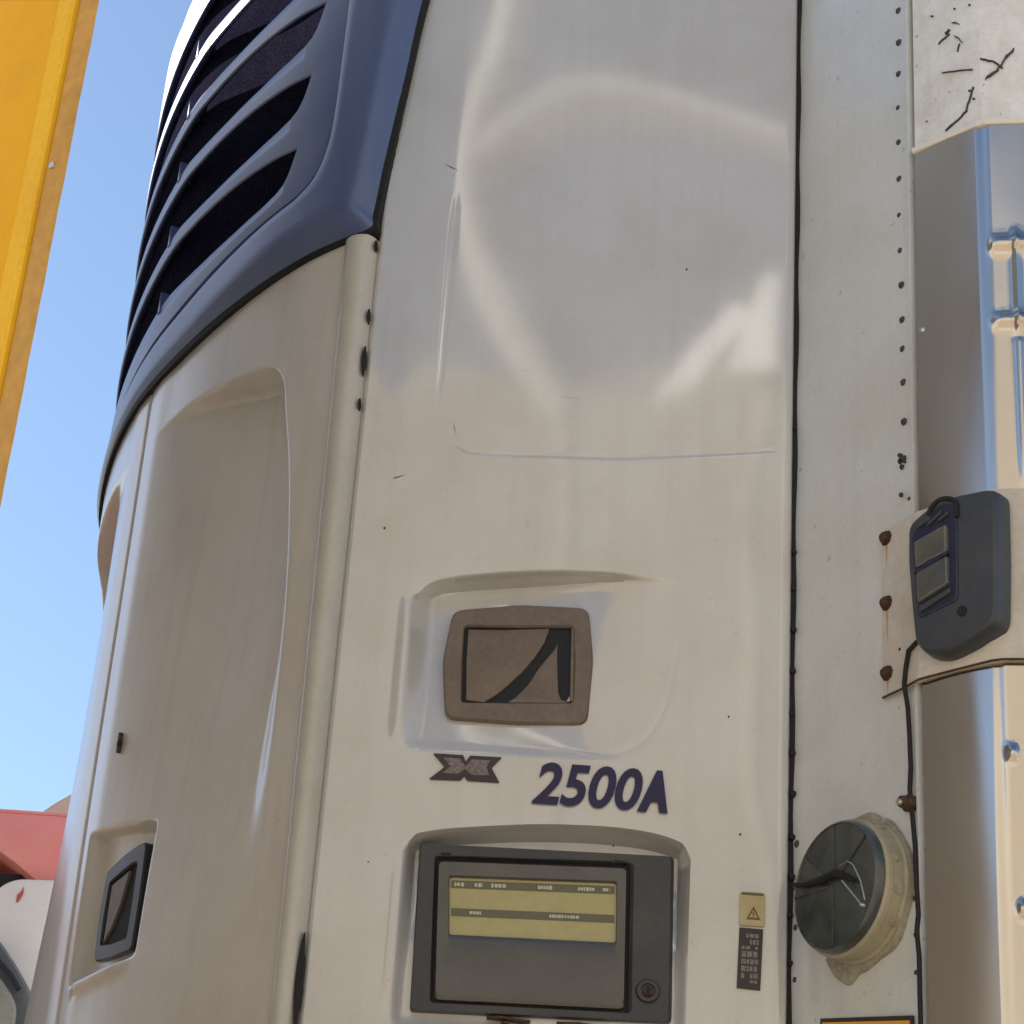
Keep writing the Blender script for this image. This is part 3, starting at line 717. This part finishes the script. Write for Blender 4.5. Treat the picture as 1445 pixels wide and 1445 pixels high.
# body as stacked outlines: wide at the plate, narrower outside; front flank faces the yard
def LF(k, z, h=0): return F1(k + .011, 1.168 + (z - 1.168) * .855, h)
def lamp_ring(h, ins):
    A = [(-.004, 1.390), (.025, 1.408), (.06, 1.4155), (.118 , 1.4085), (.124, 1.398), (.123, 1.30), (.1195, 1.206), (.112, 1.192), (.08, 1.177), (.045, 1.168), (.020, 1.176), (.004, 1.196), (-.001, 1.26), (-.005, 1.33)]
    cx, cz = .058, 1.292
    return roundpoly([(cx + (x - cx) * (1 - ins), cz + (z - cz) * (1 - ins * .8)) for x, z in A], .012, 3), h
L = []
for h, ins in ((.006, 0), (.020, .0), (.030, .012), (.036, .035), (.0385, .07)):
    pts, hh = lamp_ring(h, ins); L.append([LF(x, z, hh) for x, z in pts])
mb = MB(); mb.loops(L); hb = mb.build('housing', M['lamp'], lp, smooth=True, angle=35)
def lamp_piece(pts, h0, h1, name, m, bev=.002, par=None):
    return slab(pts, LF, h0, h1, bev).build(name, M[m], par or lp)
# recessed lens bay on the left flank
lamp_piece(roundpoly([(.004, 1.372), (.030, 1.396), (.054, 1.404), (.068, 1.395), (.071, 1.36), (.069, 1.245), (.012, 1.232), (.007, 1.29)], .008), .034, .0405, 'lens_frame', 'lamp_dark', .0025)
lamp_piece(roundpoly([(.0105, 1.352), (.058, 1.366), (.0585, 1.322), (.012, 1.309)], .004), .039, .0465, 'lens', 'lens', .003)
lamp_piece(roundpoly([(.0125, 1.303), (.0585, 1.316), (.059, 1.271), (.0145, 1.254)], .004), .039, .0465, 'lens', 'lens', .003)
lamp_piece(roundpoly([(.0155, 1.249), (.060, 1.266), (.0605, 1.258), (.0165, 1.240)], .002), .039, .0445, 'lens_rib', 'lamp', .0015)
lamp_piece([(.011, 1.3055), (.023, 1.3085), (.031, 1.3160), (.040, 1.3170), (.0585, 1.3215), (.0585, 1.3165), (.041, 1.3110), (.032, 1.3075), (.023, 1.3040), (.0115, 1.3010)], .04, .0475, 'lens_rib', 'lamp_dark', .0008)
for k, (a, b) in enumerate((((.016, 1.375), (.034, 1.388)), ((.028, 1.372), (.050, 1.392)), ((.044, 1.374), (.060, 1.388)))):
    lamp_piece(roundpoly([(a[0], a[1]), (b[0], b[1] - .006), (b[0], b[1]), (a[0], a[1] + .006)], .002), .038, .044, 'lens_fin', 'lamp', .0012)
# hood rim and side face
ring = [LF(.034 + .020 * (1 + cos(t)) - .004, 1.392 + .019 * sin(t), .040) for t in [pi * (1 - i / 12) for i in range(13)]] + [LF(.0705, 1.375, .040)]
tube(ring, .0032, 7).build('hood_rim', M['black'], lp, smooth=True)
lathe([(.0068, 0), (.0065, .002), (.004, .0022), (.0006, .0005)], LF(.0735, 1.2265, .0385), F1.n, 16).build('screw', M['black'], lp)

cb = tube([F1(.008, 1.208, .016), WF(.2470, 1.200, .013), WF(.2395, 1.180, .0115), WF(.2350, 1.160, .0105), WF(.2360, 1.13, .006), WF(.2392, 1.09, .0065), WF(.2405, 1.05, .0065), WF(.2400, 1.022, .008), WF(.2440, .99, .008), WF(.2470, .95, .007), WF(.2500, .90, .008), WF(.2512, .865, .007), WF(.2490, .845, .008), WF(.2515, .815, .007), WF(.2530, .77, .008), WF(.253, .70, .007), WF(.253, .3, .007)], .0032, 8)
tag(cb.build('lamp_cable', M['black'], smooth=True), 'thin black cable hanging from the marker lamp down the wall seam', 'cable')
cn = thing('cable_connector', 'rusty brown screw connector on the cable above the round holder', 'connector', WF(.238, 1.006, .006))
lathe([(.0105, 0), (.0115, .008), (.009, .012), (.007, .02), (.0045, .022), (.0006, .022)], WF(.2365, 1.006, .0), WF.n, 8).build('body', M['rust'], cn)
lathe([(.004, 0), (.0035, .004), (.0006, .004)], WF(.2375, 1.004, .0215), WF.n, 8).build('tip', M['wire'], cn)

# round document holder on the wall
HO = (.150, .915)
hd = thing('document_holder', 'round beige holder with a big dark lid on the grey front wall', 'holder', WF(HO[0], HO[1] - .1, 0))
base_pts = [(HO[0] + .087 * cos(t) * (1 + .02 * sin(5 * t)), HO[1] + .094 * sin(t) * (1 + .04 * sin(7 * t + 1))) for t in [2 * pi * i / 40 for i in range(40)]]
slab(base_pts, WF, -.001, .007, .003).build('sealant_ring', M['sealant'], hd, smooth=True)
slab(roundpoly([(.075, .850), (.095, .822), (.120, .806), (.146, .824), (.17, .85), (.13, .87)], .01), WF, 0, .008, .003).build('sealant_lump', M['sealant'], hd, smooth=True)
slab(roundpoly([(.118, .99), (.125, 1.012), (.168, 1.014), (.184, 1.000), (.17, .97)], .006), WF, 0, .012, .003).build('hinge_lug', M['sealant'], hd, smooth=True)
O = WF(HO[0], HO[1], 0)
bd = lathe([(.087, .0), (.087, .010), (.0835, .012), (.0835, .028), (.0850, .030), (.0850, .036), (.082, .039), (.02, .039)], O, WF.n, 48).build('barrel', M['beige'], hd, smooth=True)
lathe([(.0815, .0375), (.0815, .046), (.079, .0505), (.077, .0515), (.076, .0495), (.045, .0505), (.0006, .0515)], O, WF.n, 48).build('lid', M['lid'], hd, smooth=True)
def HF(a, b, h): return WF(HO[0] + a * .95, HO[1] + b * .95, h - .024)
for ang in (92, 178, 268, 140, 40):
    t = radians(ang); d = (cos(t), sin(t)); n_ = (-sin(t), cos(t)); w = .0016
    slab([(d[0] * .01 + n_[0] * w, d[1] * .01 + n_[1] * w), (d[0] * .079 + n_[0] * w, d[1] * .079 + n_[1] * w), (d[0] * .079 - n_[0] * w, d[1] * .079 - n_[1] * w), (d[0] * .01 - n_[0] * w, d[1] * .01 - n_[1] * w)], HF, .070, .0765, .0006).build('lid_rib', M['lid'], hd)
tube([HF(-.080, .020, .076), HF(-.06, .014, .078), HF(-.02, .010, .081), HF(.012, .012, .081), HF(.045, -.006, .080)], [.0028, .0025, .0045, .005, .0025], 8).build('lid_handle', M['black'], hd, smooth=True)
tube([HF(.026, -.002, .083), HF(.044, -.020, .084), HF(.064, -.042, .083)], .0011, 8).build('wire_hook', M['wire'], hd, smooth=True)
lathe([(.0022, -.003), (.0028, .001), (.0018, .003), (.0004, .003)], HF(.0645, -.0425, .082), WF.n, 10).build('hook_bead', M['wire'], hd, smooth=True)
tube([HF(.018, .020, .080), HF(.034, .022, .081), HF(.046, .014, .081), HF(.060, -.010, .081), HF(.067, -.036, .080)], .0009, 6).build('wire_loop', M['wire'], hd, smooth=True)
side = -WF.u.cross(Vector((0, 0, 1)))
for aa, hh, nm in ((15, .035, 'clip'), (-12, .030, 'clip'), (55, .03, 'clip'), (-38, .02, 'clip')):
    t = radians(aa); c = O + (WF.u * cos(t) + Vector((0, 0, sin(t)))) * .0835 + WF.n * hh * .7
    ra = (WF.u * cos(t) + Vector((0, 0, sin(t))))
    lathe([(.007, 0), (.006, .003), (.0006, .0035)], c, ra, 8).build(nm, M['sealant'], hd)
sg = thing('orange_sign', 'orange sign with dark border on the grey wall under the round holder', 'sign', WF(.15, .55, .002))
slab([(.064, .50), (.2345, .47), (.2345, .7495), (.064, .7785)], WF, .0015, .0035).build('border', M['logo'], sg)
slab([(.069, .505), (.2295, .475), (.2295, .7445), (.069, .7725)], WF, .003, .0043).build('face', M['orange'], sg)
for a, b in ((.13, .142), (.145, .152), (.155, .166)):
    mbx = MB(); mbx.box((a, .7400, .004), (b, .7525, .005), WF); mbx.build('worn_letter', M['print'], sg)

st = thing('warning_sticker', 'faded yellow warning sticker with triangle above the black label', 'sticker', PF(.336, .90, .003))
slab(rrect(.319, .9005, .351, .9425, .002, 2), PF, .0005, .0028).build('backing', M['sticker'], st)
tri = [(.3365, .926), (.3455, .9085), (.3275, .9085)]; tin = [(.3365, .9215), (.3420, .9112), (.3310, .9112)]
frame_slab(tri, tin, PF, .0025, .0034, .0001).build('triangle', M['sticker_ink'], st)
slab([(.3355, .918), (.3375, .918), (.3372, .9125), (.3358, .9125)], PF, .0025, .0034).build('exclamation_mark', M['sticker_ink'], st)
slab([(.321, .940), (.349, .940), (.349, .9435), (.321, .9435)], PF, .0025, .0033).build('top_band', M['sticker_ink'], st)
bk = thing('black_label', 'narrow upright black label with worn grey lettering below the yellow sticker', 'label', PF(.333, .82, .003))
slab([(.3195, .8975), (.3490, .8970), (.3465, .8195), (.3175, .8205)], PF, .0005, .0028).build('backing', M['logo'], bk)
mbx = MB()
z = .890
while z > .828:
    dz = random.uniform(.005, .009)
    u = .3225
    while u < .341:
        w = random.uniform(.0025, .006)
        if random.random() < .8: mbx.box((u, z - dz + .0012, .0026), (min(u + w, .3435), z, .0034), PF)
        u += w + .0012
    z -= dz + .0012
mbx.build('worn_lettering', M['sticker_print'], bk)['kind'] = 'stuff'

# ================================================================== YELLOW TRUCK BODY, left
az = -.2338
YY = 2.2; C = Vector((az * YY, YY, 0))
YT = 3.06; YB = -.4
yt = thing('yellow_truck', 'tall yellow truck body with worn brown corner edge left of the cooling unit', 'truck', (C.x - .9, C.y + 1.0, 0))
dside = Vector((-.66, 1, 0)).normalized()      # long side running away from the camera
drear = Vector((-.8, .6, 0)).normalized()     # broad chamfered corner facing the low sun
dend = Vector((-1, .05, 0)).normalized()
nrear = Vector((-drear.y * -1, drear.x, 0)); nrear = Vector((drear.y, -drear.x, 0)) * -1
if nrear.y > 0: nrear = -nrear
def YF(a, z, h=0): return C + drear * a + nrear * h + Vector((.0160 * (z - 1.71), 0, z + EYE))
Ls = 2.7
def yb(mb, a0, a1, z0, z1, d0, d1):
    P = []
    for z in (z0, z1): P.append([C + drear * a + dside * d + Vector((.0160 * (z - 1.71), 0, z + EYE)) for a, d in ((a0, d0), (a1, d0), (a1, d1), (a0, d1))])
    mb.loops(P)
def ypoly(z0, z1, ins, L2):
    P = []
    for z in (z0, z1):
        o = C + Vector((.0160 * (z - 1.71), 0, z + EYE)) - nrear * (.022 + ins)
        a = o + drear * .04 + dside * (.03 + ins); b = o + drear * .2; c = b + dend * 1.8
        P.append([a, b, c, c + dside * (L2 - .1), a + dside * L2])
    return P
mb = MB(); mb.loops(ypoly(YB, YT, 0, Ls)); mb.build('body', M['tarp'], yt)
# dished end panel with an angled shoulder
rows = []
for z in (YB, YT): rows.append([YF(.034, z, -.012), YF(.036, z, .0), YF(.040, z, .003), YF(.070, z, -.004), YF(.073, z, -.010), YF(.12, z, -.018), YF(.2, z, -.018), YF(.2, z, -.018) + dend * 1.8])
mb = MB(); mb.grid(rows); mb.build('end_panel', M['yellow_band'], yt, smooth=False)
mb = MB(); mb.grid([[YF(.074, z, -.0075), YF(.085, z, -.011), YF(.195, z, -.013)] for z in (YB + .01, YT - .01)]); mb.build('painted_panel', M['yellow'], yt, smooth=True)
# worn corner edge strip
rows = []
for z in arange(YB, YT, .02):
    j = .0003 * sin(z * 41) + .0003 * sin(z * 97)
    rows.append([YF(.0335, z, -.03), YF(.0335, z, -.0045), YF(.017, z, -.002 + j * .5), YF(.004 + j, z, -.003), YF(.001 + j, z, -.005), YF(.002, z, -.006) + dside * .05])
mb = MB(); mb.grid(rows); mb.build('corner_edge', M['yellow_worn'], yt, smooth=True, angle=30)
mb = MB(); mb.grid([[C + drear * .002 + dside * d + Vector((.0160 * (z - 1.71), 0, z + EYE)) for d in (.05, Ls)] for z in (YB, YT)]); mb.build('side_tarpaulin', M['tarp'], yt)
for b0, b1 in ((.25, 1.15), (.75, 1.75), (1.35, 2.3)):  # unseen strips added so diagonal bands reflect in the riveted wall
    mb = MB()
    for_ = [(b0, 1.9), (b0 + .13, 1.9), (b1 + .13, 2.9), (b1, 2.9)]
    nn = Vector((dside.y, -dside.x, 0))
    mb.loops([[C + dside * b + nn * h + Vector((.0160 * (z - 1.71), 0, z + EYE)) for b, z in for_] for h in (.002, .02)])
    mb.build('band_reflector_strip', M['chassis'], yt)
mb = MB(); mb.loops(ypoly(-.75, YB, .05, Ls + 1.5)); mb.build('chassis', M['chassis'], yt)
for d in (.7, 1.9, 3.6):
    for a in (.25, 1.95):
        p = C + dend * a + dside * (d + .2); p.z = .48
        lathe([(.1, -.13), (.44, -.14), (.48, -.10), (.48, .10), (.44, .14), (.1, .14)], p, dend, 28).build('wheel', M['tyre'], yt, smooth=True)
lathe([(.0045, 0), (.004, .002), (.0004, .002)], YF(.022, 1.50, -.002), nrear, 8).build('bolt', M['wire'], yt)

# ================================================================== RED CAB beyond, lower left
rc = thing('red_truck', 'red truck cab with cream roof deflector seen past the cooling unit', 'truck', (-2.2, 6.6, 0))
def RF(x, z, h=0): return Vector((x, 6.0 - h, z + EYE))
mb = MB(); mb.box((-3.3, .15 , -2.2), (-1.02, 1.80, -.02), RF); mb.build('cab_body', M['red'], rc)
vis = [(-3.3, 2.010), (-1.02, 2.010), (-1.02, 1.800), (-1.142, 1.820), (-1.20, 1.862), (-1.262, 1.900), (-3.3, 1.97)]
slab(vis, RF, -2.2, .10, .012).build('sun_visor', M['red'], rc, smooth=True, angle=30)
slab([(-3.3, 1.997), (-1.02, 1.997), (-1.02, 2.004), (-3.3, 2.004)], RF, .09, .104).build('visor_lip', M['red'], rc)
slab([(-1.235, 2.0), (-1.150, 2.075), (-1.02, 2.17), (-1.02, 2.0)], RF, -1.6, -.02, .01).build('roof_deflector', M['warecream'], rc)
slab([(-3.2, .9), (-1.05, .9), (-1.05, 1.86), (-3.2, 1.86)], RF, -.01, .02).build('windscreen', M['glass'], rc)
# white mirror arm cover with a faded red mark, and a dark mirror head in front
wm = [(-1.30, 1.71), (-1.245, 1.752), (-1.215, 1.790), (-1.18, 1.808), (-1.10, 1.812), (-1.02, 1.81), (-1.02, 1.2), (-1.30, 1.2)]
wc = slab(roundpoly(wm, .02), RF, .03, .16, .015).build('mirror_cover', M['cabwhite'], rc, smooth=True, angle=35)
slab([(-1.171, 1.762), (-1.162, 1.772), (-1.158, 1.785), (-1.156, 1.768), (-1.163, 1.748), (-1.170, 1.742)], RF, .155, .1625).build('red_mark', M['reddot'], wc)
mh = [(-1.36, 1.60), (-1.245, 1.66), (-1.215, 1.655), (-1.175, 1.615), (-1.13, 1.562), (-1.095, 1.515), (-1.07, 1.46), (-1.05, 1.38), (-1.05, 1.1), (-1.36, 1.1)]
mm = slab(roundpoly(mh, .03), RF, .17, .27, .02).build('mirror_head', M['grey'], rc, smooth=True, angle=40)
mf = [(-1.36, 1.50), (-1.235, 1.545), (-1.205, 1.548), (-1.165, 1.528), (-1.130, 1.490), (-1.105, 1.45), (-1.105, 1.1), (-1.36, 1.1)]
slab(roundpoly(mf, .02), RF, .26, .285, .006).build('mirror_face', M['greylight'], mm, smooth=True, angle=40)
tube([RF(x, z, .288) for x, z in ((-1.30, 1.53), (-1.235, 1.558), (-1.20, 1.566), (-1.165, 1.556), (-1.13, 1.525), (-1.105, 1.49))], .007, 8).build('mirror_seal', M['black'], mm, smooth=True)
slab([(-3.25, -.95), (-1.05, -.95), (-1.05, .16), (-3.25, .16)], RF, -2.1, -.05, .02).build('cab_lower', M['red'], rc)
for x in (-3.0, -1.3):
    lathe([(.1, -.13), (.44, -.14), (.5, -.10), (.5, .10), (.44, .14), (.1, .14)], (x, 7.0, .5), (1, 0, 0), 28).build('wheel', M['tyre'], rc, smooth=True)

# ================================================================== BEHIND THE PHOTOGRAPHER (seen only as reflections)
wh = thing('warehouse', 'cream metal warehouse across the yard behind the photographer', 'building', (0, -7, 0))
mb = MB(); mb.box((-22, -20, 0), (24, -6.1, 8.6)); mb.build('hall', M['warecream'], wh)
for x in (-9, -2.5, 6):
    mb = MB(); mb.box((x, -6.1, 0), (x + 3.6, -6.04, 4.2)); mb.build('roller_door', M['plate'], wh)

# unseen white tubes added so their reflections draw the pale loop on the panel
gp = thing('reflection_tubes', 'unseen white tubes and plates added behind the photographer to reflect in the side panel', 'reflection helper', (0.4, -1.5, 0))
GY = -1.5; GK = 1 + (YP - GY) / YP
def GP(u, z): return Vector((u * GK, GY, z * GK + EYE))  # places a tube where its reflection meets the given panel point
def smoothpts(pts, n=6):
    o = []
    for i in range(len(pts) - 1):
        p0 = pts[max(i - 1, 0)]; p1 = pts[i]; p2 = pts[i + 1]; p3 = pts[min(i + 2, len(pts) - 1)]
        for k in range(n):
            t = k / n; o.append(tuple(.5 * (2*p1[d] + (p2[d]-p0[d])*t + (2*p0[d]-5*p1[d]+4*p2[d]-p3[d])*t*t + (3*p1[d]-p0[d]-3*p2[d]+p3[d])*t**3) for d in (0, 1)))
    return o + [pts[-1]]
p1 = smoothpts([(-.02, 2.45), (-.035, 2.32), (-.052, 2.16), (-.072, 2.04), (-.080, 1.93), (-.062, 1.84), (-.010, 1.755), (.055, 1.665), (.070, 1.645)])
tube([GP(*p) for p in p1], .068, 12).build('loop_reflector_tube', M['white'], gp, smooth=True)
tube([GP(.070, 1.65), GP(.070, 1.5), Vector((.070 * GK, GY, 0))], .04, 10).build('post', M['warecream'], gp, smooth=True)  # added post, warehouse-coloured so its reflection does not show
p2 = smoothpts([(-.06, 2.03), (-.02, 2.09), (.06, 2.135), (.15, 2.135), (.25, 2.112), (.34, 2.085), (.45, 2.03)])
tube([GP(*p) for p in p2], .070, 12).build('arch_reflector_tube', M['white'], gp, smooth=True)
def GS(u, z, t=0):
    yy = GY + .8 * (u - .27) * 2.2 - t; k = 1 + (YP - yy) / YP
    return Vector((u * k, yy, z * k + EYE))
for pts in ([(.192, 1.662), (.292, 1.830), (.320, 1.800), (.245, 1.672)], [(.332, 1.885), (.356, 1.870), (.356, 1.69), (.285, 1.690)]):  # unseen plates added so their reflections form the pale wedge
    mb = MB(); mb.loops([[GS(*p) for p in pts], [GS(*p, .05) for p in pts]]); mb.build('wedge_reflector', M['white'], gp)
tube([GP(.352, 1.69), GP(.352, 1.1), Vector((.352 * GK, GY, 0))], .04, 10).build('post', M['warecream'], gp, smooth=True)
tube([GP(.45, 2.03), GP(.455, 1.1), Vector((.455 * GK, GY, 0))], .05, 10).build('post', M['white'], gp, smooth=True)

# small scratches, chips and grime on the unit
random.seed(11)
for i in range(6):
    u = random.uniform(-.18, .34); z = random.uniform(.8, 2.3)
    if -.13 < u < .26 and z < 1.4: continue
    L_ = random.uniform(.006, .03); a = random.uniform(-.5, .5) + (pi / 2 if random.random() < .4 else 0); w = random.uniform(.0003, .0006)
    q = [(u, z), (u + L_ * .5 * cos(a) + w, z + L_ * .5 * sin(a) + w), (u + L_ * cos(a), z + L_ * sin(a)), (u + L_ * .5 * cos(a) - w, z + L_ * .5 * sin(a) - w * 2)]
    hh = max(panel_h(*p) for p in q)
    slab(q, PF, hh - .003, hh + .0003).build('scratch', M['housing'] if i % 3 else M['rail'], unit)
for (u, z) in ((.225, 1.862), (.318, 1.02), (-.17, 1.42), (.30, 1.18), (-.15, .95), (.16, 1.0085)):
    hh = panel_h(u, z); r0 = random.uniform(.0012, .0022)
    q = [(u + r0 * cos(t) * random.uniform(.6, 1.2), z + r0 * sin(t) * random.uniform(.6, 1.3)) for t in [i * 1.05 for i in range(6)]]
    slab(q, PF, hh - .003, hh + .0006).build('paint_chip', M['rust'], unit)
for z, l_ in ((1.3745, .035), (1.283, .05), (1.187, .02)):     # rust runs under the bracket bolts
    q = [(.1965, z - .006), (.2025, z - .006), (.2008, z - .006 - l_ * .6), (.1995, z - .006 - l_), (.1982, z - .006 - l_ * .5)]
    slab(q, WF, .004, .0070).build('rust_run', M['runs'], br)
